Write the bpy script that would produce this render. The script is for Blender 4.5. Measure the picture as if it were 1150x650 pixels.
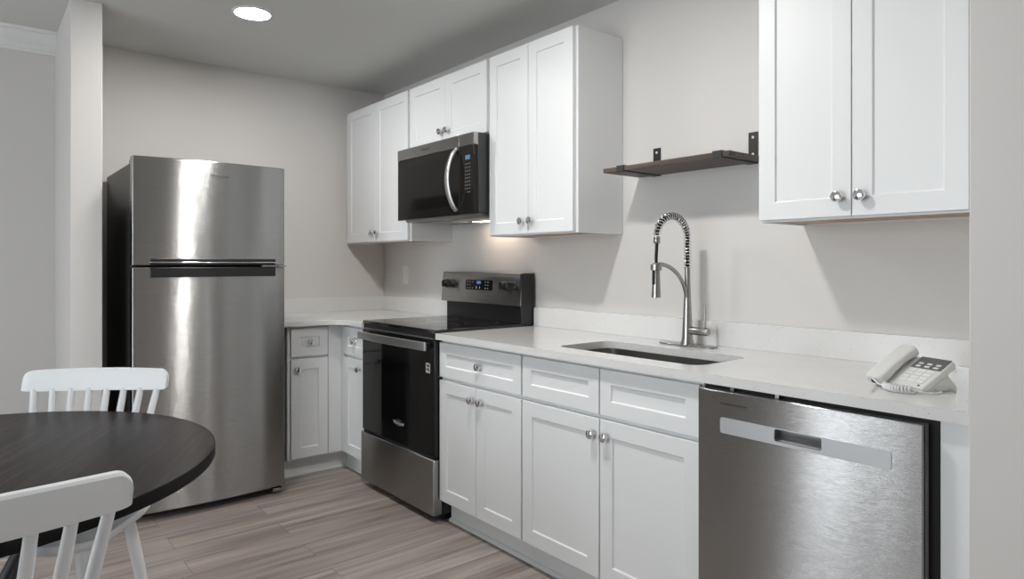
import bpy, bmesh, math, random
from mathutils import Vector, Matrix

# ------------------------------------------------------------------ camera, world, lights, exposure
for o in list(bpy.data.objects):
    bpy.data.objects.remove(o, do_unlink=True)
S = bpy.context.scene
C = S.collection
R = math.radians

cam_data = bpy.data.cameras.new('camera')
cam = bpy.data.objects.new('camera', cam_data); C.objects.link(cam)
cam.location = (-2.3719, -4.3971, 1.2427)
cam.rotation_euler = (R(90), 0, R(-39.2188))
cam_data.sensor_width = 36.0
cam_data.lens = 749.37 / 1150 * 36.0
cam_data.shift_y = -(325 - 296.18) / 1150
cam_data.clip_start = 0.02
S.camera = cam

SKY = 5.4            # daylight outside the added windows
DOWN = 200.0         # ceiling downlight lens radiance
world = bpy.data.worlds.new('world'); S.world = world
world.use_nodes = True
bg = world.node_tree.nodes['Background']
bg.inputs[0].default_value = (0.89, 0.95, 1.0, 1)
bg.inputs[1].default_value = SKY

S.view_settings.view_transform = 'Standard'
S.view_settings.look = 'None'
S.view_settings.gamma = 1.0
S.view_settings.use_curve_mapping = False
S.view_settings.exposure = 0.34
S.cycles.sample_clamp_indirect = 4.0
S.cycles.max_bounces = 10
S.cycles.diffuse_bounces = 6
S.cycles.caustics_reflective = False
S.cycles.caustics_refractive = False

CEIL = 2.48
LEFT, REAR, FARX = -5.0, -7.6, 1.3
# window openings added for light and reflections: the left wall (y range) and the rear wall (x range)
ADDED_WIN_LEFT = (-2.2, -1.3, 0.1, 2.2)
ADDED_WIN_LEFT_B = (-4.1, -2.5, 0.3, 2.25)
ADDED_WIN_REAR_B = (0.1, 0.95, 0.2, 2.2)


def portal(name, loc, rot, sx, sy):  # sampling portals for the added windows
    l = bpy.data.lights.new(name, 'AREA'); l.shape = 'RECTANGLE'; l.size = sx; l.size_y = sy
    l.cycles.is_portal = True
    o = bpy.data.objects.new(name, l); C.objects.link(o); o.location = loc; o.rotation_euler = rot


portal('added_window_daylight', (LEFT - 0.02, sum(ADDED_WIN_LEFT[:2]) / 2, sum(ADDED_WIN_LEFT[2:]) / 2), (0, R(-90), 0),
       ADDED_WIN_LEFT[3] - ADDED_WIN_LEFT[2], ADDED_WIN_LEFT[1] - ADDED_WIN_LEFT[0])
portal('added_window_daylight', (LEFT - 0.02, sum(ADDED_WIN_LEFT_B[:2]) / 2, sum(ADDED_WIN_LEFT_B[2:]) / 2), (0, R(-90), 0),
       ADDED_WIN_LEFT_B[3] - ADDED_WIN_LEFT_B[2], ADDED_WIN_LEFT_B[1] - ADDED_WIN_LEFT_B[0])
portal('added_window_daylight', (sum(ADDED_WIN_REAR_B[:2]) / 2, REAR - 0.02, sum(ADDED_WIN_REAR_B[2:]) / 2), (R(90), 0, 0),
       ADDED_WIN_REAR_B[1] - ADDED_WIN_REAR_B[0], ADDED_WIN_REAR_B[3] - ADDED_WIN_REAR_B[2])


# ------------------------------------------------------------------ materials
def mat(name, col, rough=0.5, metal=0.0, spec=0.5, emis=None, estr=0.0, coat=0.0):
    m = bpy.data.materials.new(name); m.use_nodes = True
    b = m.node_tree.nodes['Principled BSDF']
    b.inputs['Base Color'].default_value = (*col, 1)
    b.inputs['Roughness'].default_value = rough
    b.inputs['Metallic'].default_value = metal
    b.inputs['Specular IOR Level'].default_value = spec
    b.inputs['Coat Weight'].default_value = coat
    if emis:
        b.inputs['Emission Color'].default_value = (*emis, 1)
        b.inputs['Emission Strength'].default_value = estr
    return m


def nodes(m):
    nt = m.node_tree
    return nt, nt.nodes, nt.links, nt.nodes['Principled BSDF']


def coords(m, scale=(1, 1, 1)):
    nt, N, L, b = nodes(m)
    tc = N.new('ShaderNodeTexCoord'); mp = N.new('ShaderNodeMapping')
    mp.inputs['Scale'].default_value = scale
    L.new(tc.outputs['Object'], mp.inputs['Vector'])
    return mp.outputs['Vector']


def noise(m, vec, scale, detail=2.0, rough=0.5):
    nt, N, L, b = nodes(m)
    n = N.new('ShaderNodeTexNoise'); n.inputs['Scale'].default_value = scale
    n.inputs['Detail'].default_value = detail; n.inputs['Roughness'].default_value = rough
    L.new(vec, n.inputs['Vector'])
    return n.outputs['Fac']


def ramp(m, fac, stops):
    nt, N, L, b = nodes(m)
    r = N.new('ShaderNodeValToRGB'); e = r.color_ramp.elements
    while len(e) < len(stops): e.new(0.5)
    for k, (p, c) in enumerate(stops):
        e[k].position = p; e[k].color = (*c, 1) if len(c) == 3 else c
    L.new(fac, r.inputs['Fac'])
    return r.outputs['Color']


def mixc(m, mode, fac, a, b_):
    nt, N, L, b = nodes(m)
    x = N.new('ShaderNodeMix'); x.data_type = 'RGBA'; x.blend_type = mode
    for s, v in ((x.inputs[0], fac), (x.inputs[6], a), (x.inputs[7], b_)):
        if hasattr(v, 'is_output'): L.new(v, s)
        elif isinstance(v, (int, float)): s.default_value = v
        else: s.default_value = (*v, 1)
    return x.outputs[2]


def bump(m, h, strength, dist=0.001):
    nt, N, L, b = nodes(m)
    n = N.new('ShaderNodeBump'); n.inputs['Strength'].default_value = strength
    n.inputs['Distance'].default_value = dist
    L.new(h, n.inputs['Height']); L.new(n.outputs['Normal'], b.inputs['Normal'])


def paint(name, col, rough, bscale=350, bstr=0.05):
    m = mat(name, col, rough, spec=0.4)
    v = coords(m); bump(m, noise(m, v, bscale, 2), bstr)
    return m


def stainless(name, col, rough, aniso=0.75, streak=True, brush=2.6):
    m = mat(name, col, rough, metal=1.0)
    nt, N, L, b = nodes(m)
    t = N.new('ShaderNodeTangent'); t.direction_type = 'RADIAL'; t.axis = 'Z'
    L.new(t.outputs[0], b.inputs['Tangent'])
    b.inputs['Anisotropic'].default_value = aniso
    b.inputs['Anisotropic Rotation'].default_value = 0.25
    if streak:
        f = noise(m, coords(m, (3, 3, 900)), 1.0, 3)
        c = ramp(m, f, [(0.3, tuple(x * 0.93 for x in col)), (0.7, tuple(min(1, x * 1.05) for x in col))])
        L.new(c, b.inputs['Base Color'])
        # brushing: fine horizontal scratches tip the surface up and down only
        g = N.new('ShaderNodeNewGeometry'); f2 = noise(m, coords(m, (60, 60, 20000)), 1.0, 2)
        k = N.new('ShaderNodeMath'); k.operation = 'MULTIPLY_ADD'; L.new(f2, k.inputs[0])
        k.inputs[1].default_value = brush; k.inputs[2].default_value = -brush * 0.5
        cx = N.new('ShaderNodeCombineXYZ'); L.new(k.outputs[0], cx.inputs['Z'])
        ad = N.new('ShaderNodeVectorMath'); ad.operation = 'ADD'; L.new(g.outputs['Normal'], ad.inputs[0]); L.new(cx.outputs[0], ad.inputs[1])
        nm = N.new('ShaderNodeVectorMath'); nm.operation = 'NORMALIZE'; L.new(ad.outputs[0], nm.inputs[0])
        L.new(nm.outputs[0], b.inputs['Normal'])
    return m


def wood(name, c_dark, c_mid, c_light, rough, axis=0, fine=90, spec=0.4):
    m = mat(name, c_mid, rough, spec=spec)
    nt, N, L, b = nodes(m)
    sc = [fine, fine, fine]; sc[axis] = 3.0
    v = coords(m, tuple(sc))
    f1 = noise(m, v, 1.0, 4, 0.6)
    f2 = noise(m, coords(m, tuple(s * 0.16 if k != axis else 1.2 for k, s in enumerate(sc))), 1.0, 2)
    c = ramp(m, f1, [(0.32, c_dark), (0.52, c_mid), (0.72, c_light)])
    c = mixc(m, 'MULTIPLY', 0.5, c, ramp(m, f2, [(0.3, (0.6, 0.6, 0.6)), (0.7, (1.15, 1.15, 1.15))]))
    L.new(c, b.inputs['Base Color'])
    bump(m, f1, 0.25, 0.0006)
    return m


M = {}
M['wall'] = paint('wall_paint', (0.64, 0.622, 0.604), 0.6)
M['ceiling'] = paint('ceiling_paint', (0.62, 0.62, 0.60), 0.8, 200, 0.08)
M['trim'] = mat('trim_paint', (0.74, 0.745, 0.74), 0.4)
M['cab'] = paint('white_cabinet_paint', (0.735, 0.75, 0.755), 0.42, 500, 0.01)
M['door'] = mat('added_door_stain', (0.02, 0.017, 0.015), 0.5)  # for the added door only
M['raw'] = wood('raw_plywood', (0.42, 0.29, 0.18), (0.52, 0.37, 0.24), (0.6, 0.45, 0.3), 0.6, 1, 40)
M['steel'] = stainless('brushed_stainless', (0.44, 0.44, 0.437), 0.22, 0.95)
M['steel_dark'] = stainless('dark_stainless', (0.42, 0.418, 0.412), 0.26, 0.95)
M['handle_steel'] = stainless('bright_stainless', (0.62, 0.62, 0.62), 0.3, 0.3)
M['sink_steel'] = mat('sink_steel', (0.36, 0.355, 0.34), 0.3, 1.0)
M['nickel'] = mat('brushed_nickel', (0.38, 0.37, 0.355), 0.26, 1.0)
M['chrome'] = mat('polished_chrome', (0.78, 0.78, 0.79), 0.09, 1.0)
M['glass'] = mat('black_glass', (0.008, 0.008, 0.008), 0.06, spec=0.5)
M['glass_soft'] = mat('dark_door_glass', (0.012, 0.011, 0.010), 0.13, spec=0.2)
M['black'] = mat('black_plastic', (0.012, 0.012, 0.013), 0.35)
M['blackmat'] = mat('matte_black', (0.012, 0.012, 0.012), 0.6, spec=0.3)
M['char'] = mat('charcoal_enamel', (0.035, 0.035, 0.036), 0.35)
M['iron'] = mat('black_iron', (0.02, 0.019, 0.019), 0.45)
M['grey'] = mat('grey_plastic', (0.36, 0.37, 0.38), 0.35)
M['midgrey'] = mat('hood_underside_grey', (0.22, 0.215, 0.21), 0.4, 0.3)
M['mark'] = mat('pale_marking', (0.55, 0.55, 0.55), 0.5)
M['dimmark'] = mat('dim_marking', (0.16, 0.16, 0.165), 0.5)
M['logo'] = mat('etched_lettering', (0.14, 0.14, 0.14), 0.4, 0.5)
M['white'] = mat('white_plastic', (0.72, 0.73, 0.73), 0.3)
M['phone'] = mat('phone_plastic', (0.66, 0.66, 0.645), 0.38)
M['phone_key'] = mat('phone_key_plastic', (0.74, 0.74, 0.73), 0.4)
M['phone_dark'] = mat('phone_faceplate', (0.11, 0.115, 0.115), 0.45)
M['chair'] = mat('white_chair_lacquer', (0.72, 0.735, 0.75), 0.32)
M['blue'] = mat('blue_display', (0.02, 0.05, 0.12), 0.3, emis=(0.10, 0.30, 0.85), estr=0.35)
M['cyan'] = mat('cyan_display', (0.02, 0.08, 0.12), 0.3, emis=(0.10, 0.42, 0.65), estr=0.28)
M['lens'] = mat('lamp_lens', (0.9, 0.9, 0.9), 0.5, emis=(1.0, 0.975, 0.945), estr=DOWN)
M['lens_bright'] = mat('lamp_lens_bright', (0.9, 0.9, 0.9), 0.5, emis=(1.0, 0.975, 0.945), estr=DOWN * 1.35)
M['hoodlens'] = mat('hood_lamp_lens', (0.9, 0.85, 0.8), 0.5, emis=(1.0, 0.80, 0.62), estr=11.0)
M['table'] = wood('espresso_wood', (0.005, 0.0035, 0.003), (0.017, 0.012, 0.0105), (0.046, 0.034, 0.030), 0.34, 0, 75, 0.14)
M['table_edge'] = mat('espresso_edge', (0.006, 0.005, 0.0048), 0.45, spec=0.12)
M['shelf'] = wood('walnut_stain', (0.05, 0.036, 0.03), (0.095, 0.068, 0.056), (0.14, 0.105, 0.088), 0.5, 1, 70)

m = M['quartz'] = mat('white_quartz', (0.74, 0.735, 0.72), 0.1)
nt, N, L, b = nodes(m)
v = coords(m)
vo = N.new('ShaderNodeTexVoronoi'); vo.inputs['Scale'].default_value = 95; L.new(v, vo.inputs['Vector'])
sp = ramp(m, vo.outputs['Distance'], [(0.06, (0.40, 0.38, 0.35)), (0.2, (0.70, 0.70, 0.695))])
cl = ramp(m, noise(m, v, 9, 5, 0.65), [(0.35, (0.985, 0.985, 0.98)), (0.6, (1.01, 1.01, 1.01))])
L.new(mixc(m, 'MULTIPLY', 1.0, mixc(m, 'MIX', ramp(m, noise(m, v, 38, 1), [(0.52, (0, 0, 0)), (0.6, (1, 1, 1))]),
      (0.70, 0.70, 0.695), sp), cl), b.inputs['Base Color'])

m = M['floor'] = mat('vinyl_plank', (0.4, 0.35, 0.32), 0.42, spec=0.4)
nt, N, L, b = nodes(m)
br = N.new('ShaderNodeTexBrick'); L.new(coords(m), br.inputs['Vector'])
br.offset = 0.37; br.offset_frequency = 2
for k, val in (('Scale', 1.0), ('Brick Width', 1.22), ('Row Height', 0.152), ('Mortar Size', 0.0012),
               ('Mortar Smooth', 0.1), ('Bias', 0.0)):
    br.inputs[k].default_value = val
br.inputs['Color1'].default_value = (0, 0, 0, 1); br.inputs['Color2'].default_value = (1, 1, 1, 1)
br.inputs['Mortar'].default_value = (0.5, 0.5, 0.5, 1)
# each plank shifts the grain so that streaks break at the seams
tc = N.new('ShaderNodeTexCoord')
sh = N.new('ShaderNodeVectorMath'); sh.operation = 'MULTIPLY_ADD'
L.new(br.outputs['Color'], sh.inputs[0]); sh.inputs[1].default_value = (7.0, 3.1, 0); L.new(tc.outputs['Object'], sh.inputs[2])


def stretch(sc):
    mp = N.new('ShaderNodeMapping'); mp.inputs['Scale'].default_value = sc
    L.new(sh.outputs[0], mp.inputs['Vector']); return mp.outputs['Vector']


g1 = noise(m, stretch((1.1, 26, 1)), 1.0, 5, 0.62)
g2 = noise(m, stretch((0.9, 9, 1)), 1.0, 3, 0.5)
base = ramp(m, br.outputs['Color'], [(0.0, (0.31, 0.266, 0.238)), (0.35, (0.33, 0.287, 0.26)), (0.65, (0.31, 0.275, 0.252)), (1.0, (0.385, 0.345, 0.32))])
c1 = ramp(m, g1, [(0.30, (0.50, 0.46, 0.43)), (0.44, (0.88, 0.86, 0.84)), (0.66, (1.2, 1.2, 1.2))])
c2 = ramp(m, g2, [(0.32, (0.70, 0.68, 0.665)), (0.62, (1.15, 1.15, 1.16))])
col = mixc(m, 'MULTIPLY', 1.0, mixc(m, 'MULTIPLY', 1.0, base, c1), c2)
col = mixc(m, 'MIX', br.outputs['Fac'], col, (0.13, 0.11, 0.10))
L.new(col, b.inputs['Base Color'])
bump(m, g1, 0.08, 0.0008)


# ------------------------------------------------------------------ helpers
def rotmat(axis):
    a = Vector(axis).normalized()
    return a.to_track_quat('Z', 'Y').to_matrix().to_4x4()


class MB:
    def __init__(s): s.bm = bmesh.new()

    def box(s, x0, x1, y0, y1, z0, z1):
        x0, x1 = min(x0, x1), max(x0, x1); y0, y1 = min(y0, y1), max(y0, y1); z0, z1 = min(z0, z1), max(z0, z1)
        v = [s.bm.verts.new(p) for p in ((x0, y0, z0), (x1, y0, z0), (x1, y1, z0), (x0, y1, z0),
                                         (x0, y0, z1), (x1, y0, z1), (x1, y1, z1), (x0, y1, z1))]
        for f in ((3, 2, 1, 0), (4, 5, 6, 7), (0, 1, 5, 4), (1, 2, 6, 5), (2, 3, 7, 6), (3, 0, 4, 7)):
            s.bm.faces.new([v[i] for i in f])
        return s

    def prism(s, poly, axis, a, b):
        """poly: 2-D outline in the two axes left after `axis` (x: y,z / y: x,z / z: x,y)"""
        def P(u, w, t): return {'x': (t, u, w), 'y': (u, t, w), 'z': (u, w, t)}[axis]
        lo = [s.bm.verts.new(P(u, w, a)) for u, w in poly]
        hi = [s.bm.verts.new(P(u, w, b)) for u, w in poly]
        n = len(poly)
        s.bm.faces.new(lo[::-1]); s.bm.faces.new(hi)
        for i in range(n):
            s.bm.faces.new((lo[i], lo[(i + 1) % n], hi[(i + 1) % n], hi[i]))
        return s

    def slab_holes(s, outer, holes, axis, a, b):
        """flat plate with cut-outs"""
        def P(u, w, t): return {'x': (t, u, w), 'y': (u, t, w), 'z': (u, w, t)}[axis]
        rings = []
        for t in (a, b):
            E = []; rr = []
            for loop in [outer] + holes:
                vs = [s.bm.verts.new(P(u, w, t)) for u, w in loop]; rr.append(vs)
                for i in range(len(vs)): E.append(s.bm.edges.new((vs[i], vs[(i + 1) % len(vs)])))
            bmesh.ops.triangle_fill(s.bm, use_beauty=True, edges=E)
            rings.append(rr)
        for l0, l1 in zip(*rings):
            n = len(l0)
            for i in range(n): s.bm.faces.new((l0[i], l0[(i + 1) % n], l1[(i + 1) % n], l1[i]))
        return s

    def lathe(s, prof, loc, axis=(0, 0, 1), n=24, cap=True):
        mt = Matrix.Translation(loc) @ rotmat(axis)
        rings = []
        for r, h in prof:
            if r < 1e-6: rings.append([s.bm.verts.new(mt @ Vector((0, 0, h)))]); continue
            rings.append([s.bm.verts.new(mt @ Vector((r * math.cos(2 * math.pi * k / n), r * math.sin(2 * math.pi * k / n), h))) for k in range(n)])
        for A, B in zip(rings, rings[1:]):
            for k in range(n):
                k2 = (k + 1) % n
                if len(A) == 1 and len(B) == 1: continue
                if len(A) == 1: s.bm.faces.new((A[0], B[k2], B[k]))
                elif len(B) == 1: s.bm.faces.new((A[k], A[k2], B[0]))
                else: s.bm.faces.new((A[k], A[k2], B[k2], B[k]))
        if cap:
            if len(rings[0]) > 1: s.bm.faces.new(rings[0][::-1])
            if len(rings[-1]) > 1: s.bm.faces.new(rings[-1])
        return s

    def tube(s, pts, rad, n=10, flat=None, up=None):
        """swept tube; rad: one radius or one per point; flat=(a,b) gives an elliptic section in the frame of `up`"""
        pts = [Vector(p) for p in pts]
        if not isinstance(rad, (list, tuple)): rad = [rad] * len(pts)
        ref = Vector(up) if up else None
        rings = []; prev = None
        for i, p in enumerate(pts):
            d = (pts[min(i + 1, len(pts) - 1)] - pts[max(i - 1, 0)]).normalized()
            if ref is not None: u = ref - d * ref.dot(d)
            elif prev is None:
                u = Vector((0, 0, 1)) if abs(d.z) < 0.9 else Vector((1, 0, 0)); u = u - d * u.dot(d)
            else: u = prev - d * prev.dot(d)
            u.normalize(); prev = u; w = d.cross(u)
            fa, fb = flat if flat else (1, 1)
            rings.append([s.bm.verts.new(p + u * (rad[i] * fa * math.cos(2 * math.pi * k / n)) + w * (rad[i] * fb * math.sin(2 * math.pi * k / n))) for k in range(n)])
        for A, B in zip(rings, rings[1:]):
            for k in range(n): s.bm.faces.new((A[k], A[(k + 1) % n], B[(k + 1) % n], B[k]))
        s.bm.faces.new(rings[0][::-1]); s.bm.faces.new(rings[-1])
        return s

    def shaker(s, x0, x1, z0, z1, yf, stile=0.056, t=0.019, rec=0.007):
        """five-piece door whose face looks towards -y"""
        def q(x0, x1, z0, z1, y): return [s.bm.verts.new(p) for p in ((x0, y, z0), (x1, y, z0), (x1, y, z1), (x0, y, z1))]
        o = q(x0, x1, z0, z1, yf); i1 = q(x0 + stile, x1 - stile, z0 + stile, z1 - stile, yf)
        e = 0.0035
        i2 = q(x0 + stile + e, x1 - stile - e, z0 + stile + e, z1 - stile - e, yf + rec)
        bk = q(x0, x1, z0, z1, yf + t)
        for A, B in ((o, i1), (i1, i2)):
            for k in range(4): s.bm.faces.new((A[k], A[(k + 1) % 4], B[(k + 1) % 4], B[k]))
        s.bm.faces.new(i2); s.bm.faces.new(bk[::-1])
        for k in range(4): s.bm.faces.new((o[(k + 1) % 4], o[k], bk[k], bk[(k + 1) % 4]))
        return s

    def move(s, mt): s.bm.transform(mt); return s

    def build(s, name, m, parent=None, bevel=0.0, smooth=False, seg=2):
        bmesh.ops.recalc_face_normals(s.bm, faces=s.bm.faces)
        me = bpy.data.meshes.new(name); s.bm.to_mesh(me); s.bm.free()
        me.materials.append(M[m] if isinstance(m, str) else m)
        o = bpy.data.objects.new(name, me); C.objects.link(o)
        if parent: o.parent = parent
        if bevel:
            bv = o.modifiers.new('bevel', 'BEVEL'); bv.width = bevel; bv.segments = seg
            bv.limit_method = 'ANGLE'; bv.angle_limit = R(40)
        if smooth or bevel:
            for p in me.polygons: p.use_smooth = True
            try: me.set_sharp_from_angle(angle=R(42))
            except Exception: pass
        return o


def tag(o, label, cat, group=None):
    o['label'] = label; o['category'] = cat
    if group: o['group'] = group
    return o


def thing(name, label, cat, loc=(0, 0, 0), rotz=0.0, group=None):
    o = bpy.data.objects.new(name, None); C.objects.link(o); o.empty_display_size = 0.1
    o.location = loc; o.rotation_euler = (0, 0, rotz)
    return tag(o, label, cat, group)


def struct(o): o['kind'] = 'structure'; return o


def rrect(x0, x1, y0, y1, r, k=6):
    p = []
    for cx, cy, a in ((x1 - r, y1 - r, 0), (x0 + r, y1 - r, 90), (x0 + r, y0 + r, 180), (x1 - r, y0 + r, 270)):
        for i in range(k + 1):
            t = R(a + 90 * i / k); p.append((cx + r * math.cos(t), cy + r * math.sin(t)))
    return p


def text_part(name, body, size, m, parent, mt, depth=0.0006):
    cu = bpy.data.curves.new(name, 'FONT'); cu.body = body; cu.size = size; cu.extrude = depth
    cu.align_x = 'CENTER'; cu.align_y = 'CENTER'
    tmp = bpy.data.objects.new(name + '_curve', cu); C.objects.link(tmp)
    bpy.context.view_layer.update()
    dg = bpy.context.evaluated_depsgraph_get()
    me = bpy.data.meshes.new_from_object(tmp.evaluated_get(dg))
    bpy.data.objects.remove(tmp, do_unlink=True)
    me.transform(mt); me.name = name
    me.materials.clear(); me.materials.append(M[m])
    o = bpy.data.objects.new(name, me); C.objects.link(o); o.parent = parent
    return o


FACE = lambda x, y, z: Matrix.Translation((x, y, z)) @ Matrix.Rotation(R(90), 4, 'X')   # text facing local -y
RIGHT = R(-90)      # a unit on the right wall: local x runs towards the camera, local -y faces the room


def knob(parent, x, y, z):
    return MB().lathe([(0.0085, 0), (0.0068, 0.004), (0.0062, 0.011), (0.013, 0.014), (0.0172, 0.018), (0.0178, 0.0225),
                       (0.0155, 0.027), (0.008, 0.0298), (0, 0.0305)], (x, y, z), (0, -1, 0), 24).build('knob', 'chrome', parent, smooth=True)


# ------------------------------------------------------------------ the setting
T = 0.12
struct(MB().box(LEFT - T, FARX + T, REAR - T, T, -0.08, 0).build('floor', 'floor'))
struct(MB().box(LEFT - T, FARX + T, REAR - T, T, CEIL, CEIL + 0.1).build('ceiling', 'ceiling'))
struct(MB().box(LEFT - T, T, 0, T, 0, CEIL).build('wall_back', 'wall'))
struct(MB().box(0, T, -3.892, 0, 0, CEIL).build('wall_right', 'wall'))
struct(MB().box(-0.652, FARX, -4.03, -3.892, 0, CEIL).build('wall_right_end', 'wall', bevel=0.003))
struct(MB().box(FARX, FARX + T, REAR, -4.03, 0, CEIL).build('wall_right_far', 'wall'))
struct(MB().box(-2.002, -1.874, -0.705, 0, 0, CEIL).build('wall_partition', 'wall', bevel=0.003))
struct(MB().slab_holes([(REAR, 0), (0, 0), (0, CEIL), (REAR, CEIL)],
       [[(w[0], w[2]), (w[1], w[2]), (w[1], w[3]), (w[0], w[3])] for w in (ADDED_WIN_LEFT, ADDED_WIN_LEFT_B)],
       'x', LEFT - T, LEFT).build('wall_left', 'wall'))
struct(MB().slab_holes([(LEFT - T, 0), (FARX + T, 0), (FARX + T, CEIL), (LEFT - T, CEIL)],
       [[(w[0], w[2]), (w[1], w[2]), (w[1], w[3]), (w[0], w[3])] for w in (ADDED_WIN_REAR_B,)],
       'y', REAR - T, REAR).build('wall_rear', 'wall'))


def window(name, axis, w, at):  # frame for an unseen window added to light the room
    a0, a1, z0, z1 = w
    fr = MB()
    outer = [(a0, z0), (a1, z0), (a1, z1), (a0, z1)]
    n = 2 if a1 - a0 > 1 else 1
    st = (a1 - a0 - 0.05) / n; holes = []
    for k in range(n):
        b0 = a0 + 0.05 + k * st; b1 = b0 + st - 0.05
        for h0, h1 in ((z0 + 0.05, (z0 + z1) / 2 - 0.02), ((z0 + z1) / 2 + 0.02, z1 - 0.05)):
            holes.append([(b0, h0), (b1, h0), (b1, h1), (b0, h1)])
    return struct(fr.slab_holes(outer, holes, axis, at - 0.07, at - 0.02).build(name, 'trim'))


window('added_window_1', 'x', ADDED_WIN_LEFT, LEFT)  # added for the bright band in the dishwasher
window('added_window_2', 'y', ADDED_WIN_REAR_B, REAR)  # added behind the camera for fill and steel reflections
window('added_window_3', 'x', ADDED_WIN_LEFT_B, LEFT)  # added as fill on the cabinet fronts

d1 = MB(); d1.shaker(-0.43, 0.43, 0.01, 2.05, 0, 0.11, 0.04, 0.012)  # unseen dark door, added to darken the dishwasher's reflection
struct(d1.move(Matrix.Translation((LEFT + 0.042, -0.54, 0)) @ Matrix.Rotation(R(90), 4, 'Z')).build('added_door_1', 'door'))

cr = [(0, 2.372), (-0.014, 2.372), (-0.016, 2.384), (-0.022, 2.388), (-0.024, 2.398), (-0.034, 2.408), (-0.05, 2.418),
      (-0.068, 2.436), (-0.08, 2.456), (-0.084, 2.462), (-0.096, 2.464), (-0.1, 2.48), (0, 2.48)]
struct(MB().prism(cr, 'x', LEFT, -2.002).build('trim_1', 'trim'))
# quarter round along the toe kicks
qr = lambda: [(0, 0)] + [(0.016 * math.cos(R(a)), 0.016 * math.sin(R(a))) for a in range(0, 91, 15)]
struct(MB().prism([(-0.552 - u, z) for u, z in qr()], 'y', -3.172, -1.704).build('trim_2', 'cab', smooth=True))
struct(MB().prism([(-0.552 - u, z) for u, z in qr()], 'y', -0.93, -0.552).build('trim_3', 'cab', smooth=True))
struct(MB().prism([(-0.552 - u, z) for u, z in qr()], 'x', -0.945, -0.552).build('trim_4', 'cab', smooth=True))

# ------------------------------------------------------------------ base cabinets
CT = 0.911; CTH = 0.029; BH = CT - CTH      # counter top, slab, cabinet height
BF = 0.62; BD = 0.60                        # door face, carcass depth


def carcass(t, x0, x1, z0, z1, d, rails=(), mid=None, top=True, m='cab'):
    k = 0.016; b = MB()
    b.box(x0, x0 + k, -d, -0.002, z0, z1); b.box(x1 - k, x1, -d, -0.002, z0, z1)
    b.box(x0 + k, x1 - k, -0.010, -0.002, z0, z1)
    b.box(x0 + k, x1 - k, -d + 0.02, -0.010, z0 + 0.012, z0 + 0.026)
    if top: b.box(x0 + k, x1 - k, -d, -0.010, z1 - k, z1)
    f = 0.036                                   # face frame
    b.box(x0 + k, x0 + f, -d, -d + 0.018, z0, z1); b.box(x1 - f, x1 - k, -d, -d + 0.018, z0, z1)
    for zz in [z0 + 0.018, z1 - 0.018] + list(rails):
        b.box(x0 + f, x1 - f, -d, -d + 0.018, zz - 0.018, zz + 0.018)
    if mid is not None: b.box(mid - 0.02, mid + 0.02, -d + 0.0005, -d + 0.0185, z0 + 0.036, z1 - 0.036)
    return b.build('carcass', m, t)


def toe(t, x0, x1, m='cab'):
    return MB().box(x0, x1, -0.552, -0.536, 0, 0.112).build('toe_kick', m, t)


DZ0, DZ1, PZ0, PZ1 = 0.704, 0.868, 0.114, 0.688


def drawer(t, x0, x1, kx=None, stile=0.052, name='drawer'):
    o = MB().shaker(x0, x1, DZ0, DZ1, -BF, stile).build(name, 'cab', t, bevel=0.0015)
    if kx is not None: knob(o, kx, -BF + 0.0065, (DZ0 + DZ1) / 2)
    return o


def door(t, x0, x1, z0, z1, d, kx, kz, stile=0.058):
    o = MB().shaker(x0, x1, z0, z1, -d, stile).build('door', 'cab', t, bevel=0.0015)
    knob(o, kx, -d + 0.0005, kz)
    return o


# two doors and a drawer, right of the range
t = thing('base_cabinet', 'white shaker base cabinet with one wide drawer above two doors, right of the range', 'cabinet', (0, -1.699, 0), RIGHT)
carcass(t, 0, 0.613, 0.10, BH, BD, rails=(0.696,), top=False)
toe(t, 0.003, 0.613)
drawer(t, 0.002, 0.608, 0.322)
door(t, 0.002, 0.296, PZ0, PZ1, BF, 0.275, 0.632); door(t, 0.300, 0.608, PZ0, PZ1, BF, 0.342, 0.632)

# sink base
t = thing('base_cabinet', 'white shaker sink base cabinet with two knobless drawer fronts above two doors', 'cabinet', (0, -2.313, 0), RIGHT)
carcass(t, 0, 0.858, 0.10, BH, BD, rails=(0.696,), mid=0.432, top=False)
toe(t, 0, 0.858)
drawer(t, 0.005, 0.429, name='false_drawer_front'); drawer(t, 0.434, 0.853, name='false_drawer_front')
door(t, 0.005, 0.429, PZ0, PZ1, BF, 0.404, 0.630); door(t, 0.434, 0.853, PZ0, PZ1, BF, 0.468, 0.630)

# narrow unit in the corner, left of the range
t = thing('base_cabinet', 'narrow white base cabinet squeezed between the inside corner and the left side of the range', 'cabinet', (0, -0.60, 0), RIGHT)
carcass(t, 0, 0.334, 0.10, BH, BD, rails=(0.696,), top=False)
MB().box(0.0005, 0.05, -0.6195, -0.6005, 0.114, 0.872).build('filler_strip', 'cab', t)
toe(t, -0.048, 0.332)
drawer(t, 0.053, 0.328, 0.192); door(t, 0.053, 0.328, PZ0, PZ1, BF, 0.262, 0.632)

# unit on the back wall beside the refrigerator
t = thing('base_cabinet', 'white base cabinet with small drawer and door beside the refrigerator', 'cabinet', (-0.945, 0, 0), 0)
carcass(t, 0, 0.3445, 0.10, BH, BD, rails=(0.696,), top=False)
toe(t, 0, 0.392)
drawer(t, 0.016, 0.239, 0.128); door(t, 0.016, 0.239, PZ0, PZ1, BF, 0.046, 0.632)
MB().box(0.243, 0.324, -0.618, -0.6005, 0.114, 0.872).build('filler_strip', 'cab', t)

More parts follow.
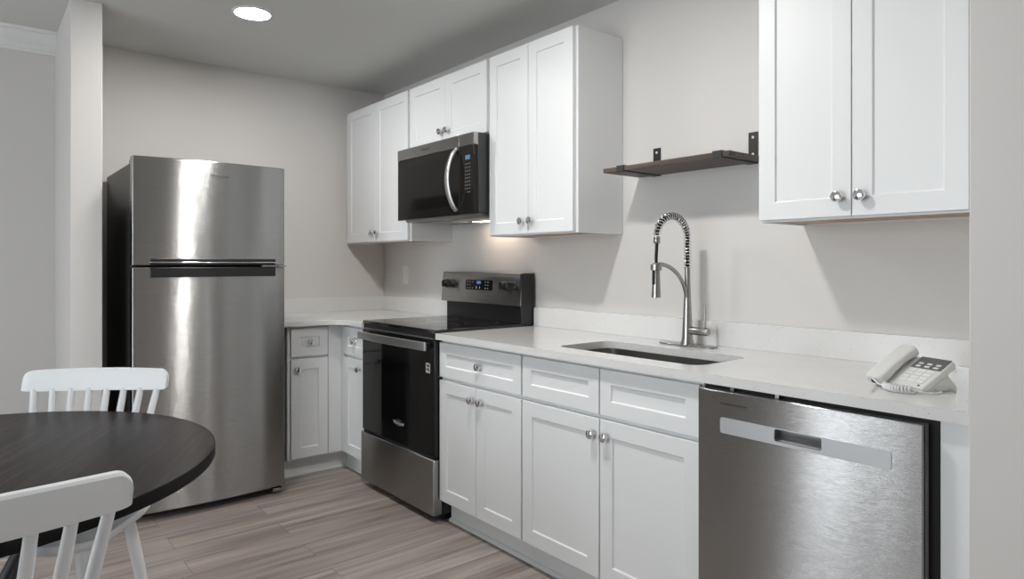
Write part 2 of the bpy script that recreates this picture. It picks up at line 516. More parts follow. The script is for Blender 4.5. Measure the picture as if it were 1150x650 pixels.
# end panel right of the dishwasher
t = thing('filler_panel', 'tall narrow white panel between the dishwasher and the end wall', 'panel', (0, -3.826, 0), RIGHT)
MB().box(0, 0.064, -0.622, -0.602, 0, BH).build('face_board', 'cab', t, bevel=0.001)
MB().box(0, 0.016, -0.602, -0.003, 0, BH).build('side_board', 'cab', t)

# ------------------------------------------------------------------ countertops
BS = 0.099
t = thing('countertop', 'long white speckled quartz countertop with sink cutout, right of the range', 'countertop', (0, 0, 0))
Y0, Y1 = -1.702, -3.890
SX0, SX1, SY0, SY1 = -0.535, -0.225, -3.100, -2.424
MB().slab_holes([(-0.643, Y1), (-0.002, Y1), (-0.002, Y0), (-0.643, Y0)], [rrect(SX0, SX1, SY0, SY1, 0.055, 8)], 'z', BH, CT).build('slab', 'quartz', t)
MB().box(-0.022, -0.002, Y1 + 0.001, Y0, CT, CT + BS).build('backsplash', 'quartz', t, bevel=0.0015)
MB().box(-0.640, -0.022, Y1 + 0.001, -3.864, CT, CT + BS).build('side_splash', 'quartz', t, bevel=0.0015)
t = thing('countertop', 'small L-shaped white quartz countertop in the corner between refrigerator and range', 'countertop', (0, 0, 0))
r = 0.15; arc = [(-0.643 - r + r * math.cos(R(a)), -0.655 - r + r * math.sin(R(a))) for a in range(0, 91, 10)]
MB().prism([(-0.985, -0.002), (-0.985, -0.655)] + arc[::-1] + [(-0.643, -0.934), (-0.002, -0.934), (-0.002, -0.002)], 'z', BH, CT).build('slab', 'quartz', t, bevel=0.0015)
MB().box(-0.985, -0.022, -0.022, -0.002, CT, CT + BS).build('backsplash', 'quartz', t, bevel=0.0015)
MB().box(-0.022, -0.002, -0.934, -0.002, CT, CT + BS).build('backsplash', 'quartz', t, bevel=0.0015)

# ------------------------------------------------------------------ sink
t = thing('kitchen_sink', 'stainless steel sink bowl set under the counter below the tall faucet', 'sink', ((SX0 + SX1) / 2, (SY0 + SY1) / 2, 0.7))
hx, hy = (SX1 - SX0) / 2, (SY1 - SY0) / 2
bm_ = MB(); rings = []
for gx, z, rr in ((0.024, 0.1815, 0.07), (0.004, 0.1815, 0.058), (0.004, 0.17, 0.058), (-0.002, 0.03, 0.055), (-0.010, 0.012, 0.05), (-0.028, 0.002, 0.035), (-0.06, 0.0, 0.02)):
    rings.append([bm_.bm.verts.new((x, y, z)) for x, y in rrect(-hx - gx, hx + gx, -hy - gx, hy + gx, rr, 8)])
for A, B in zip(rings, rings[1:]):
    n = len(A)
    for k in range(n): bm_.bm.faces.new((A[k], A[(k + 1) % n], B[(k + 1) % n], B[k]))
bm_.bm.faces.new(rings[-1])
o = bm_.build('basin', 'sink_steel', t, smooth=True)
MB().lathe([(0.0, 0.0012), (0.03, 0.0012), (0.036, 0.004), (0.044, 0.004), (0.046, 0.0005)], (0.02, 0, 0), n=24).build('drain', 'chrome', t, smooth=True)

# ------------------------------------------------------------------ faucet
FX, FY = -0.105, -2.747
t = thing('kitchen_faucet', 'tall brushed nickel spring-neck faucet with pull-down spray behind the sink', 'faucet', (FX, FY, CT))
MB().prism(rrect(-0.029, 0.029, -0.135, 0.135, 0.028, 8), 'z', 0.0, 0.006).build('deck_plate', 'nickel', t, bevel=0.002)
MB().lathe([(0.027, 0.006), (0.0265, 0.012), (0.0215, 0.03), (0.0185, 0.10), (0.0145, 0.19), (0.0115, 0.26), (0.0105, 0.32), (0.0, 0.32)], (0, 0, 0), n=24).build('body', 'nickel', t, smooth=True)
# gooseneck path (towards the room, -x)
path = [(0.0, 0, 0.32), (0.0, 0, 0.36), (0.0, 0, 0.40), (0, 0, 0.43)]
rad_ = 0.098; cz = 0.43
path = [Vector((0, 0, 0.315 + 0.115 * k / 8)) for k in range(9)]
for a in range(6, 176, 5):
    path.append(Vector((-rad_ + rad_ * math.cos(R(a)), 0, cz + rad_ * 0.93 * math.sin(R(a)))))
MB().tube(path, 0.0075, 10).build('hose', 'blackmat', t, smooth=True)
# spring: a wire helix round the hose
lens = [0.0]
for a, b_ in zip(path, path[1:]): lens.append(lens[-1] + (b_ - a).length)
tot = lens[-1]; turns = 32; hp = []
steps = turns * 12
for i in range(steps + 1):
    sdist = tot * i / steps
    k = max(j for j in range(len(lens)) if lens[j] <= sdist + 1e-9); k = min(k, len(path) - 2)
    f = (sdist - lens[k]) / max(1e-9, lens[k + 1] - lens[k])
    p = path[k].lerp(path[k + 1], f); d = (path[k + 1] - path[k]).normalized()
    v1 = Vector((0, 1, 0)); v2 = d.cross(v1)
    a = 2 * math.pi * turns * i / steps
    hp.append(p + v1 * (0.0130 * math.cos(a)) + v2 * (0.0130 * math.sin(a)))
MB().tube(hp, 0.0029, 8).build('spring', 'chrome', t, smooth=True)
ex = path[-1].x
MB().lathe([(0.011, 0), (0.013, 0.003), (0.013, 0.024), (0.010, 0.028)], (ex, 0, cz - 0.02), n=20).build('hose_collar', 'nickel', t, smooth=True)
hd = t
MB().tube([(ex, 0, cz - 0.02), (ex - 0.004, 0, cz - 0.07), (ex - 0.004, 0, cz - 0.12)], 0.0065, 10).build('lower_hose', 'blackmat', t, smooth=True)
sh_ = MB().lathe([(0.013, 0.0), (0.0145, -0.006), (0.0145, -0.045), (0.0158, -0.09), (0.0175, -0.128), (0.0175, -0.134), (0.0, -0.134)], (ex - 0.004, 0, cz - 0.095), n=24).build('spray_head', 'nickel', t, smooth=True)
MB().prism(rrect(-0.006, 0.006, -0.030, 0.030, 0.005, 4), 'x', 0, 0.004).move(Matrix.Translation((ex - 0.0215, 0, cz - 0.15))).build('spray_button', 'black', sh_, smooth=True)
# docking arm
arm = []
for i in range(15):
    a = R(100 - 100 * i / 14)
    arm.append((ex + 0.012 + (0 - 0.006 - ex - 0.012) * math.sin(R(90 * i / 14)) , 0, 0.175 + 0.155 * math.cos(R(90 * i / 14))))
arm.append((-0.004, 0, 0.12))
MB().tube(arm, 0.0085, 12, flat=(1.0, 0.8)).build('docking_arm', 'nickel', t, smooth=True)
MB().lathe([(0.0215, -0.012), (0.0215, 0.012)], (ex - 0.004, 0, 0.318), n=20).build('docking_ring', 'nickel', t, bevel=0.002)
MB().lathe([(0.015, 0), (0.0165, 0.004), (0.0165, 0.082), (0.0150, 0.086), (0, 0.086)], (0, -0.012, 0.062), (0, -1, 0), 20).build('valve', 'nickel', t, smooth=True)
MB().tube([(0.0, -0.080, 0.066), (0.004, -0.079, 0.10), (0.010, -0.077, 0.165)], [0.0055, 0.005, 0.0035], 10).build('lever', 'nickel', t, smooth=True)

# ------------------------------------------------------------------ upper cabinets
UB, UT, UD, UF = 1.381, 2.292, 0.293, 0.3134


def upper(label, y0, y1, zb, d0, d1, knob_gap=(0.036, 0.030), kz=0.066, depth=UD):
    w = y0 - y1
    t = thing('wall_cabinet', label, 'cabinet', (0, y0, 0), RIGHT, None)
    carcass(t, 0.0005, w - 0.0005, zb, UT, UD)
    MB().box(0.018, w - 0.018, -UD + 0.02, -0.012, zb + 0.006, zb + 0.0115).build('bottom_panel', 'raw', t)
    a0, a1 = y0 - d0, y0 - d1; mid = (a0 + a1) / 2
    door(t, a0, mid - 0.0015, zb + 0.006, UT - 0.002, UF, mid - knob_gap[0], zb + kz, 0.057)
    door(t, mid + 0.0015, a1, zb + 0.006, UT - 0.002, UF, mid + knob_gap[1], zb + kz, 0.057)
    return t


upper('white two-door upper cabinet in the corner, left of the microwave', -0.003, -0.892, UB, -0.055, -0.878)
upper('short white two-door upper cabinet directly above the microwave', -0.893, -1.680, 1.912, -0.905, -1.668, kz=0.07)
upper('tall white two-door upper cabinet between the microwave and the wooden shelf', -1.681, -2.311, UB, -1.693, -2.296)
t = upper('white two-door upper cabinet above the telephone, beside the end wall', -3.178, -3.806, UB, -3.185, -3.792)
MB().box(0.6285, 0.712, -0.313, -0.294, UB, UT).build('filler_strip', 'cab', t)

# ------------------------------------------------------------------ refrigerator
t = thing('refrigerator', 'stainless steel top-freezer refrigerator with black side, standing left of the corner counter', 'refrigerator', (-1.400, -0.03, 0))
HW = 0.366


def arc_front(x, s=0.026, hw=HW): return -s * (1 - (x / hw) ** 2)


def door_poly(x0, x1, yb, yf, s=0.026, n=24, off=0.0):
    p = [(x1, yb), (x0, yb)]
    for i in range(n + 1):
        x = x0 + (x1 - x0) * i / n; p.append((x, yf + arc_front(x, s) - off))
    return p[::-1]


MB().box(-HW + 0.004, HW - 0.004, -0.705, 0, 0.055, 1.732).build('cabinet_shell', 'char', t, bevel=0.004)
YB, YF = -0.718, -0.770
fz = MB().prism(door_poly(-HW, HW, YB, YF), 'z', 1.236, 1.760).build('freezer_door', 'steel', t, bevel=0.004)
fd = MB().prism(door_poly(-HW, HW, YB, YF), 'z', 0.040, 1.226).build('fresh_food_door', 'steel', t, bevel=0.004)
MB().box(-HW + 0.01, HW - 0.01, -0.718, -0.705, 0.05, 1.745).build('door_gasket', 'blackmat', t)
# pocket handles: one along the foot of the freezer door, one along the head of the lower door


def handle_strip(z0, z1, x0=-0.292, x1=0.314, off=0.004, m='black', name='handle', parent=None, bev=0.0035):
    p = []; n = 24
    for i in range(n + 1):
        x = x0 + (x1 - x0) * i / n; p.append((x, YF + arc_front(x) - off))
    q = [(x, y + 0.008 + off) for x, y in p]
    return MB().prism(p + q[::-1], 'z', z0, z1).build(name, m, parent, bevel=bev)


h1 = handle_strip(1.2365, 1.268, parent=fz)
handle_strip(1.247, 1.2525, off=0.0065, m='chrome', name='handle_trim', parent=fz, bev=0.001)
handle_strip(1.177, 1.2255, parent=fd)
MB().box(0.24, 0.366, -0.79, -0.718, 1.2268, 1.2352).build('hinge', 'nickel', t, bevel=0.001)
MB().box(-0.36, -0.28, -0.76, -0.66, 1.7325, 1.750).build('hinge_cover', 'char', t, bevel=0.004)
MB().box(0.28, 0.36, -0.76, -0.66, 1.7325, 1.750).build('hinge_cover', 'char', t, bevel=0.004)
MB().box(-HW + 0.02, HW - 0.02, -0.712, -0.67, 0.012, 0.054).build('toe_grille', 'blackmat', t)
for sx in (-1, 1):
    MB().lathe([(0.018, 0), (0.018, 0.012), (0.009, 0.014), (0.009, 0.055)], (sx * 0.31, -0.66, 0), n=16).build('foot', 'grey', t)
    MB().lathe([(0.018, 0), (0.018, 0.012), (0.009, 0.014), (0.009, 0.055)], (sx * 0.31, -0.08, 0), n=16).build('foot', 'grey', t)
MB().box(0.300, 0.352, -0.780, -0.725, 0.018, 0.034).build('lower_hinge', 'nickel', t, bevel=0.002)
text_part('lettering', 'Whirlpool', 0.021, 'logo', fz, FACE(0.022, YF - 0.0265, 1.688))

# ------------------------------------------------------------------ range
RW = 0.760
t = thing('electric_range', 'stainless and black electric range with glass cooktop, standing under the microwave', 'range', (0, -0.9375, 0), RIGHT)
MB().box(0.002, RW - 0.002, -0.598, -0.03, 0.035, 0.905).build('body', 'black', t, bevel=0.002)
MB().box(0.02, RW - 0.02, -0.58, -0.08, 0.0, 0.035).build('plinth', 'blackmat', t)
ck = MB().prism(rrect(0.0, RW, -0.640, -0.075, 0.006, 3), 'z', 0.906, 0.925).build('cooktop', 'glass', t, bevel=0.003)
MB().box(0.0, RW, -0.632, -0.600, 0.880, 0.9055).build('front_rail', 'black', t, bevel=0.002)
for x, y, r_ in ((0.20, -0.47, 0.105), (0.20, -0.22, 0.075), (0.56, -0.47, 0.085), (0.56, -0.22, 0.09)):
    MB().slab_holes([(x + r_ * math.cos(R(a)), y + r_ * math.sin(R(a))) for a in range(0, 360, 10)],
                    [[(x + (r_ - 0.003) * math.cos(R(a)), y + (r_ - 0.003) * math.sin(R(a))) for a in range(0, 360, 10)]],
                    'z', 0.9251, 0.9254).build('burner_ring', 'char', ck)
dr = MB().box(0.004, RW - 0.004, -0.642, -0.600, 0.314, 0.876).build('oven_door', 'glass', t, bevel=0.003)
MB().prism(rrect(0.135, 0.61, 0.40, 0.735, 0.012, 4), 'y', -0.6425, -0.6415).build('window', mat('oven_window_glass', (0.004, 0.004, 0.004), 0.03), dr)
# bowed flat bar handle
hb = []
n = 20
for i in range(n + 1):
    x = 0.022 + (RW - 0.05) * i / n; u = 2 * i / n - 1
    hb.append((x, -0.684 - 0.010 * (1 - u * u)))
MB().prism(hb + [(x, y + 0.012) for x, y in hb[::-1]], 'z', 0.826, 0.868).build('handle', 'handle_steel', dr, bevel=0.004)
for x in (0.05, RW - 0.055): MB().box(x - 0.012, x + 0.012, -0.680, -0.641, 0.835, 0.860).build('handle_bracket', 'black', dr)
MB().box(0.02, RW - 0.02, -0.646, -0.630, 0.8795, 0.884).build('vent_trim', 'handle_steel', t)
st = MB().prism(rrect(0.678, 0.715, 0.714, 0.762, 0.004, 3), 'y', -0.6435, -0.6415).build('sticker', 'mark', t)
st['label'] = 'pale sticker with black marks'
MB().prism([(0.684, 0.757), (0.691, 0.757), (0.697, 0.749), (0.703, 0.757), (0.709, 0.757), (0.709, 0.744), (0.694, 0.742), (0.690, 0.747), (0.684, 0.749)], 'y', -0.6441, -0.6434).build('sticker_print', 'black', st)
MB().prism([(0.684, 0.735), (0.700, 0.737), (0.709, 0.732), (0.709, 0.721), (0.703, 0.721), (0.701, 0.728), (0.684, 0.728)], 'y', -0.6441, -0.6434).build('sticker_print', 'black', st)
text_part('lettering', 'Whirlpool', 0.026, 'mark', dr, FACE(0.410, -0.6425, 0.418), 0.0004)
MB().slab_holes([(0.410 + 0.036 * math.cos(R(a)), 0.420 + 0.017 * math.sin(R(a))) for a in range(0, 360, 12)],
                [[(0.410 + 0.0345 * math.cos(R(a)), 0.4205 + 0.0155 * math.sin(R(a))) for a in range(0, 360, 12)]],
                'y', -0.6428, -0.6424).build('emblem_ring', 'dimmark', dr)
MB().box(0.002, RW - 0.002, -0.650, -0.600, 0.035, 0.302).build('storage_drawer', 'steel_dark', t, bevel=0.004)
MB().box(0.01, RW - 0.01, -0.636, -0.600, 0.3025, 0.3135).build('drawer_gap', 'blackmat', t)
# backguard
MB().box(0.004, RW - 0.004, -0.072, -0.025, 0.905, 1.03).build('riser', 'black', t, bevel=0.002)
bgd = MB().prism([(-0.004, 1.020), (-0.108, 1.020), (-0.094, 1.188), (-0.088, 1.192), (-0.004, 1.192)], 'x', 0.006, RW - 0.008).build('backguard', 'char', t, bevel=0.002)
pn = MB().prism([(-0.102, 1.018), (-0.111, 1.0185), (-0.0975, 1.190), (-0.086, 1.1955), (-0.086, 1.190)], 'x', 0.0, RW - 0.002).build('control_panel', 'steel_dark', t, bevel=0.0012)
for k in (0, 1): pass
MB().box(RW - 0.010, RW - 0.001, -0.105, -0.012, 0.92, 1.188).build('end_cap', 'black', t, bevel=0.002)
Tilt = Matrix.Rotation(R(-4.5), 4, 'X')


def panel_y(z): return -0.111 + (z - 1.0185) * (0.0135 / 0.1715)


ds = MB().prism(rrect(0.252, 0.505, 1.094, 1.150, 0.004, 3), 'y', -0.0025, 0.002).move(Matrix.Translation((0, panel_y(1.122), 0)) @ Matrix.Translation((0, 0, 1.122)) @ Tilt @ Matrix.Translation((0, 0, -1.122))).build('display_panel', 'glass', t)
MB().box(0.360, 0.400, panel_y(1.137) - 0.0032, panel_y(1.137) + 0.001, 1.128, 1.145).build('clock_display', 'blue', ds)
for x in (0.272, 0.296, 0.322, 0.445, 0.468):
    for z in (1.104, 1.122, 1.139):
        if x == 0.322 and z == 1.122: continue
        MB().box(x - 0.003, x + 0.003, panel_y(z) - 0.0033, panel_y(z), z - 0.0022, z + 0.0022).build('touch_key', 'mark', ds)
for x in (0.36, 0.39): MB().box(x - 0.003, x + 0.003, panel_y(1.11) - 0.0033, panel_y(1.11), 1.100, 1.113).build('touch_key', 'mark', ds)
for x in (0.052, 0.122, 0.614, 0.690):
    z = 1.124
    kb = MB().lathe([(0.026, 0.0), (0.026, 0.006), (0.022, 0.008), (0.0205, 0.026), (0.018, 0.029), (0, 0.029)], (x, panel_y(z) + 0.0005, z), (0, -1, 0.08), 24).build('knob', 'black', t, smooth=True)
    MB().box(x - 0.005, x + 0.005, panel_y(z) - 0.036, panel_y(z) - 0.026, z - 0.019, z + 0.021).build('grip', 'black', kb, bevel=0.002)
    if x == 0.614: MB().box(x - 0.004, x + 0.004, panel_y(z) - 0.0375, panel_y(z) - 0.030, z - 0.017, z + 0.019).build('pointer', 'chrome', kb)

# ------------------------------------------------------------------ microwave
MW = 0.766
t = thing('microwave_oven', 'over-the-range microwave with black glass door and curved steel handle', 'microwave', (0, -0.9125, 0), RIGHT)
Z0, Z1 = 1.496, 1.909
MB().box(0.001, MW - 0.001, -0.372, -0.003, Z0 + 0.006, Z1).build('casing', 'char', t, bevel=0.003)
dv = 0.638
md = MB().box(0.0, dv - 0.001, -0.400, -0.373, Z0, 1.8455).build('door', 'glass_soft', t, bevel=0.003)
MB().prism(rrect(0.07, dv - 0.10, Z0 + 0.05, 1.80, 0.01, 4), 'y', -0.4007, -0.3995).build('window', mat('microwave_window', (0.008, 0.007, 0.006), 0.10, spec=0.2), md)
cp = MB().box(dv + 0.001, MW, -0.400, -0.373, Z0, 1.8455).build('control_panel', 'glass_soft', t, bevel=0.003)
vg = MB().box(0.0, dv - 0.001, -0.402, -0.373, 1.8465, 1.908).build('vent_grille', 'steel_dark', t, bevel=0.002)
MB().box(dv + 0.001, MW, -0.402, -0.373, 1.8465, 1.908).build('vent_grille', 'steel_dark', t, bevel=0.002)
text_part('lettering', 'Whirlpool', 0.019, 'logo', vg, FACE(0.31, -0.4022, 1.878), 0.0004)
hp = []
for i in range(25):
    u = 2 * i / 24 - 1
    hp.append((0.610 - 0.012 * (1 - u * u), -0.400 - 0.052 * (1 - u * u) ** 0.75, 1.680 + 0.160 * u))
MB().tube(hp, 0.0145, 14, flat=(0.5, 1.25), up=(0, -1, 0)).build('handle', 'handle_steel', md, smooth=True)
MB().box(0.692, 0.733, -0.4012, -0.399, 1.774, 1.796).build('clock_display', 'cyan', cp)
for r_ in range(9):
    z = 1.752 - 0.018 * r_
    for c_ in range(3):
        if r_ == 8 and c_ == 0: continue
        x = 0.694 + 0.018 * c_
        MB().box(x - 0.0045, x + 0.0045, -0.4009, -0.399, z - 0.0022, z + 0.0022).build('key', 'dimmark', cp)
un = MB().prism([(-0.368, Z0 + 0.0055), (-0.350, Z0 - 0.010), (-0.02, Z0 - 0.010), (-0.012, Z0 + 0.0055)], 'x', 0.02, MW - 0.02).build('underside', 'midgrey', t, bevel=0.002)
for x in (0.08, 0.42):
    gf = MB(); gf.box(x, x + 0.24, -0.30, -0.12, Z0 - 0.0125, Z0 - 0.0095)
    gf.build('grease_filter', 'nickel', un)
MB().box(0.36, 0.66, -0.115, -0.055, Z0 - 0.0125, Z0 - 0.0095).build('lamp_lens', 'hoodlens', un)

# ------------------------------------------------------------------ dishwasher
DW = 0.620
t = thing('dishwasher', 'stainless steel dishwasher with pocket handle under the right end of the counter', 'dishwasher', (0, -3.1815, 0), RIGHT)
MB().box(0.008, DW - 0.002, -0.60, -0.05, 0.10, 0.868).build('tub', 'blackmat', t)
MB().box(0.004, 0.640, -0.612, -0.600, 0.100, 0.878).build('side_gasket', 'blackmat', t)
MB().box(0.02, DW - 0.02, -0.57, -0.55, 0.0, 0.10).build('toe_panel', 'blackmat', t)
pk = rrect(0.252, 0.383, 0.7565, 0.7905, 0.006, 4)
dd = MB().slab_holes([(0.0045, 0.105), (DW, 0.105), (DW, 0.869), (0.0045, 0.869)], [pk], 'y', -0.655, -0.640).build('door_panel', 'steel', t, bevel=0.003)
MB().slab_holes([(0.012, 0.108), (DW - 0.003, 0.108), (DW - 0.003, 0.866), (0.012, 0.866)], [rrect(0.245, 0.390, 0.750, 0.797, 0.006, 4)], 'y', -0.640, -0.6125).build('door_edge', 'grey', t)
pl = MB().slab_holes(rrect(0.082, 0.551, 0.747, 0.7905 + 0.002, 0.007, 4), [pk], 'y', -0.657, -0.6545).build('handle_plate', mat('satin_grey_metal', (0.50, 0.51, 0.52), 0.38, 0.7), dd)
pl['label'] = 'lighter satin grey handle strip'
pw = MB().prism([(-0.655, 0.7565), (-0.6535, 0.7560), (-0.636, 0.766), (-0.627, 0.780), (-0.625, 0.7905), (-0.619, 0.7905), (-0.619, 0.752), (-0.655, 0.752)], 'x', 0.253, 0.382)
pw.box(0.250, 0.253, -0.654, -0.619, 0.753, 0.795); pw.box(0.382, 0.385, -0.654, -0.619, 0.753, 0.795); pw.box(0.25, 0.385, -0.638, -0.617, 0.7908, 0.796)
pw.build('handle_pocket', mat('pocket_metal', (0.42, 0.42, 0.42), 0.3, 0.9), dd, smooth=True)
MB().box(0.082, 0.168, -0.6556, -0.654, 0.8315, 0.8345).build('vent_slot', 'black', dd)
for x in (0.10, 0.24): MB().box(x, x + 0.012, -0.632, -0.62, 0.866, 0.8815).build('mounting_clip', 'nickel', t)

# ------------------------------------------------------------------ wooden shelf
t = thing('wall_shelf', 'dark walnut wall shelf on two black iron brackets above the sink', 'shelf', (0, -2.412, 1.634))
MB().box(-0.243, -0.005, -0.616, 0, 0.0, 0.019).build('board', 'shelf', t, bevel=0.0015)
for y in (-0.099, -0.567):
    a, b_ = y - 0.020, y + 0.020; p = MB()
    p.box(-0.0045, -0.0005, a, b_, -0.004, 0.121)
    p.box(-0.2475, -0.0045, a, b_, -0.0042, -0.0002)
    p.box(-0.2475, -0.2435, a, b_, -0.0002, 0.023)
    p.box(-0.2435, -0.205, a, b_, 0.0192, 0.023)
    br_ = p.build('bracket', 'iron', t, bevel=0.0008)
    for z in (0.035, 0.101):
        MB().lathe([(0.0055, 0), (0.0052, 0.0018), (0.003, 0.003), (0, 0.003)], (-0.0045, y, z), (-1, 0, 0), 14).build('screw', 'white', br_, smooth=True)

# ------------------------------------------------------------------ wall plate, telephone
t = thing('wall_plate', 'small white wall plate on the wall left of the range', 'wall plate', (0, -0.326, 1.165), RIGHT)
MB().box(-0.038, 0.038, -0.007, -0.0005, -0.062, 0.062).build('cover', 'white', t, bevel=0.002)
MB().box(-0.016, 0.016, -0.010, -0.006, -0.033, 0.033).build('rocker', 'white', t, bevel=0.001)

PZ = CT
t = thing('desk_telephone', 'white corded desk telephone with dark upper panel on the right end of the counter', 'telephone', (-0.449, -3.648, PZ), R(-112))
tl = R(31); ct, sn = math.cos(tl), math.sin(tl)
SLOPE = Matrix.Translation((0, 0.0, 0.014)) @ Matrix.Rotation(tl, 4, 'X')
# sloped slab: keypad half on the right, cradle on the left
W0, W1, LL = -0.060, 0.100, 0.122
MB().prism([(0, 0.0), (LL, 0.0), (LL + 0.004, -0.006), (LL, -0.02), (0.01, -0.018), (-0.004, -0.010)], 'x', W0, W1).move(SLOPE).build('base', 'phone', t, bevel=0.003)
MB().prism([(0.015, 0.0), (0.135, 0.0), (0.125, 0.012), (0.085, 0.055), (0.075, 0.052), (0.03, 0.016)], 'x', W0 + 0.012, W1 - 0.008).build('stand', 'phone', t, bevel=0.003)
fp = MB().box(0.008, 0.096, 0.076, 0.124, 0.0002, 0.0016).move(SLOPE).build('faceplate', 'phone_dark', t)
for r_ in range(2):
    for c_ in range(3):
        MB().box(0.020 + 0.026 * c_, 0.033 + 0.026 * c_, 0.080 + 0.012 * r_, 0.086 + 0.012 * r_, 0.0015, 0.003).move(SLOPE).build('memory_key', 'phone_key', fp)
for r_ in range(4):
    for c_ in range(3):
        MB().box(0.014 + 0.026 * c_, 0.035 + 0.026 * c_, 0.016 + 0.0145 * r_, 0.0275 + 0.0145 * r_, 0.0, 0.0022).move(SLOPE).build('key', 'phone_key', t, bevel=0.0008)
MB().lathe([(0.0028, 0), (0.0028, 0.0012)], (0.083, 0.008, 0), n=12).move(SLOPE).build('indicator', 'black', t)
# handset lying front to back over the cradle
hs = MB()
prof = [(-0.022, 0.010, 0.023), (-0.012, 0.011, 0.0275), (0.010, 0.0125, 0.029), (0.032, 0.015, 0.028), (0.06, 0.016, 0.027), (0.085, 0.0155, 0.027),
        (0.108, 0.0135, 0.028), (0.124, 0.0125, 0.028), (0.130, 0.012, 0.025)]
rings = []
xc = -0.027
for y, zmid, hw in prof:
    th = 0.011 if 0.03 < y < 0.10 else 0.013
    rings.append([hs.bm.verts.new(p) for p in ((xc - hw, y, zmid - th), (xc + hw, y, zmid - th), (xc + hw, y, zmid + th * 0.3), (xc + hw * 0.82, y, zmid + th), (xc - hw * 0.82, y, zmid + th), (xc - hw, y, zmid + th * 0.3))])
for A, B in zip(rings, rings[1:]):
    for k in range(6): hs.bm.faces.new((A[k], A[(k + 1) % 6], B[(k + 1) % 6], B[k]))
hs.bm.faces.new(rings[0]); hs.bm.faces.new(rings[-1])
hs.move(SLOPE @ Matrix.Translation((0, 0, 0.006)))
hset = hs.build('handset', 'phone', t, bevel=0.004)
MB().box(xc - 0.006, xc + 0.006, -0.024, -0.016, 0.004, 0.014).move(SLOPE @ Matrix.Translation((0, 0, 0.004))).build('cord_plug', 'black', hset)
# coiled cord: plain lead, coil along the front edge, lead back under the base
lead = [Vector(p) for p in ((xc, -0.022, 0.024), (xc + 0.006, -0.034, 0.020), (xc + 0.03, -0.040, 0.012), (xc + 0.05, -0.042, 0.0112))]
MB().tube(lead, 0.0022, 8).build('cord', 'white', t, smooth=True)
c0, c1 = lead[-1], Vector((0.098, -0.028, 0.0112)); hp = []; turns = 12
for i in range(turns * 12 + 1):
    f = i / (turns * 12); p = c0.lerp(c1, f) + Vector((0, -0.016 * math.sin(math.pi * f), 0)); a = 2 * math.pi * turns * f
    hp.append(p + Vector((0.0, 0.0080 * math.cos(a), 0.0080 * math.sin(a))))
MB().tube(hp, 0.0027, 6).build('coiled_cord', 'white', t, smooth=True)
MB().tube([c1, (0.112, -0.008, 0.006), (0.120, 0.02, 0.004), (0.112, 0.05, 0.004), (0.09, 0.06, 0.006)], 0.0022, 8).build('cord', 'white', t, smooth=True)
MB().tube([(0.09, 0.10, 0.008), (0.12, 0.095, 0.0035), (0.15, 0.075, 0.003), (0.18, 0.085, 0.003), (0.2, 0.11, 0.003)], 0.002, 8).build('line_cord', 'phone', t, smooth=True)

# ------------------------------------------------------------------ ceiling downlights
spots = [(-1.282, -1.037, 'round recessed downlight glowing in the ceiling in front of the refrigerator'),
         (-1.25, -2.72, 'round recessed downlight in the ceiling in front of the sink'),
         (0.15, -4.75, 'added unseen downlight in the ceiling behind the end wall')]  # extra lamp out of view, added for a fridge-door streak
for x, y, lab in spots:
    t = thing('ceiling_downlight', lab, 'ceiling light', (x, y, CEIL), 0, 'recessed downlights')
    MB().lathe([(0.082, -0.0005), (0.082, -0.006), (0.094, -0.004), (0.096, -0.0005)], (0, 0, 0), n=40, cap=False).build('trim_ring', 'white', t, smooth=True)
    MB().lathe([(0.0815, -0.0052), (0.0815, -0.001)], (0, 0, 0), n=40).build('lens', 'lens_bright' if y == -2.72 else 'lens', t)

# ------------------------------------------------------------------ dining table
TX, TY, TZ, TR = -2.4657, -2.2295, 0.74, 0.6607
t = thing('dining_table', 'round dark espresso dining table between the two white chairs', 'table', (TX, TY, 0), R(63))
tp = MB().lathe([(0, -0.030), (TR - 0.003, -0.030), (TR - 0.003, 0), (0, 0)], (0, 0, TZ), n=128).build('tabletop', 'table', t, smooth=True)
MB().lathe([(TR - 0.0032, -0.0305), (TR - 0.001, -0.0305), (TR, -0.0285), (TR, -0.002), (TR - 0.001, 0.0002), (TR - 0.0032, 0.0004)], (0, 0, TZ), n=128, cap=False).build('edge_band', 'table_edge', tp, smooth=True)
MB().lathe([(0.05, 0.03), (0.05, 0.20), (0.045, 0.22), (0, 0.22)], (0, 0, 0), n=24).build('hub', 'iron', t, smooth=True)
for k in range(4):
    a = R(45 + 90 * k + (20 - 63) - 45)
    d = Vector((math.cos(a), math.sin(a), 0))
    MB().tube([d * 0.03 + Vector((0, 0, 0.12)), d * 0.10 + Vector((0, 0, 0.25)), d * 0.362 + Vector((0, 0, 0.711))], 0.021, 12).build('leg', 'iron', t, smooth=True)
    MB().tube([d * 0.03 + Vector((0, 0, 0.05)), d * 0.30 + Vector((0, 0, 0.025))], [0.024, 0.02], 12).build('foot', 'iron', t, smooth=True)

# ------------------------------------------------------------------ chairs


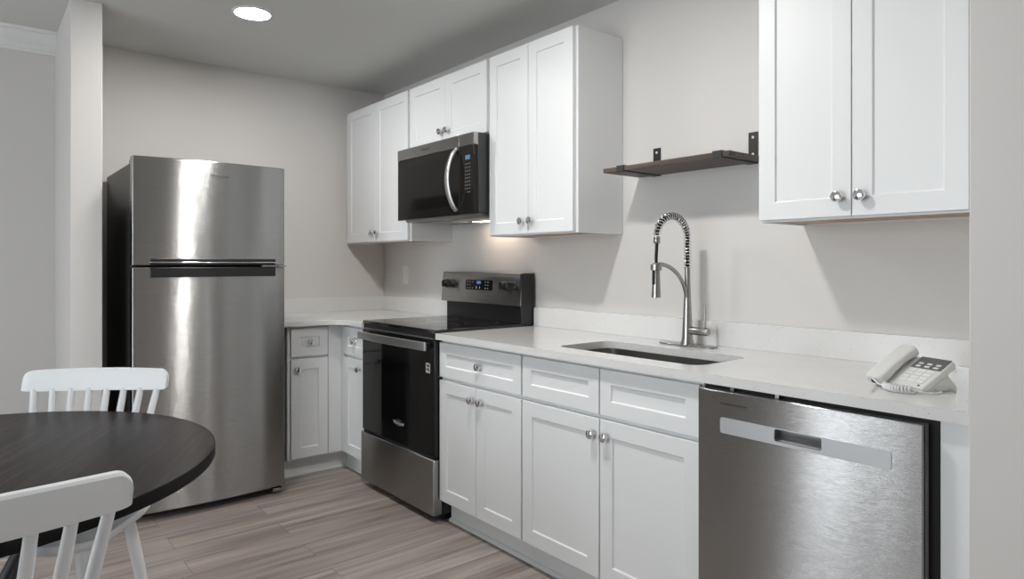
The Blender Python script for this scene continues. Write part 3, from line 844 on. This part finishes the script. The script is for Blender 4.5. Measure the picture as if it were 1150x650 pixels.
def make_chair(label, loc, rot):
    t = thing('spindle_back_chair', label, 'chair', loc, rot, 'white dining chairs')
    pts = []
    # seat outline (front is -y): wide rounded saddle
    for i in range(48):
        a = 2 * math.pi * i / 48; c, s_ = math.cos(a), math.sin(a)
        e = 0.42
        x = 0.228 * math.copysign(abs(c) ** e, c); y = 0.205 * math.copysign(abs(s_) ** e, s_)
        x *= 1 + 0.05 * (y / 0.205) ; pts.append((x, y))
    b = MB(); rings = []
    for sc, z in ((0.86, 0.412), (0.94, 0.420), (0.995, 0.436), (1.0, 0.444), (0.985, 0.450), (0.93, 0.4495), (0.7, 0.443), (0.35, 0.440)):
        rings.append([b.bm.verts.new((x * sc, y * sc, z)) for x, y in pts])
    for A, B in zip(rings, rings[1:]):
        n = len(A)
        for k in range(n): b.bm.faces.new((A[k], A[(k + 1) % n], B[(k + 1) % n], B[k]))
    b.bm.faces.new(rings[0][::-1]); b.bm.faces.new(rings[-1])
    b.build('seat', 'chair', t, smooth=True)
    # crest rail, slightly curved, ears rounded
    n = 56; hw = 0.236; Zb, Zt = 0.806, 0.875
    b = MB(); rows = []
    for i in range(n + 1):
        u = math.sin(math.pi / 2 * (-1 + 2 * i / n))
        x = hw * u; bow = 0.022 * u * u
        q = max(0.0, (abs(u) - 0.885) / 0.115)
        top = Zt + 0.004 * (1 - u * u) - 0.028 * (1 - math.sqrt(max(0, 1 - q * q)))
        bot = Zb - 0.002 * (1 - u * u) + 0.006 * (1 - math.sqrt(max(0, 1 - q * q)))
        yb = 0.268 - bow
        th = 0.011
        row = []
        for (dy, z) in ((-th, bot), (th, bot), (th + 0.010, top - 0.006), (th + 0.006, top), (-th + 0.012, top), (-th + 0.008, top - 0.006)):
            row.append(b.bm.verts.new((x, yb + dy, z)))
        rows.append(row)
    for A, B in zip(rows, rows[1:]):
        for k in range(6): b.bm.faces.new((A[k], A[(k + 1) % 6], B[(k + 1) % 6], B[k]))
    b.bm.faces.new(rows[0]); b.bm.faces.new(rows[-1][::-1])
    b.build('crest_rail', 'chair', t, bevel=0.003)
    for k in range(8):
        u = -1 + 2 * k / 7
        x0, x1 = 0.150 * u, 0.203 * u
        y0, y1 = 0.165 - 0.03 * u * u, 0.266 - 0.022 * (x1 / hw) ** 2
        P0, P1 = Vector((x0, y0, 0.440)), Vector((x1, y1, 0.812))
        MB().tube([P0.lerp(P1, f) for f in (0, 0.25, 0.5, 0.75, 1)], [0.0095, 0.0115, 0.0125, 0.0118, 0.0105], 12).build('spindle', 'chair', t, smooth=True)
    for sx in (-1, 1):
        for sy in (-1, 1):
            a = Vector((sx * 0.155, sy * 0.135, 0.425)); c = Vector((sx * 0.205, sy * 0.205, 0.0))
            MB().tube([a.lerp(c, f) for f in (0, 0.3, 0.7, 1)], [0.017, 0.0195, 0.017, 0.0125], 14).build('leg', 'chair', t, smooth=True)
    return t


make_chair('white spindle-back chair at the far side of the table, in front of the refrigerator', (-2.167, -1.907, 0), R(-34))
make_chair('white spindle-back chair nearest the camera, its back turned to us', (-2.403, -2.804, 0), R(185.7))
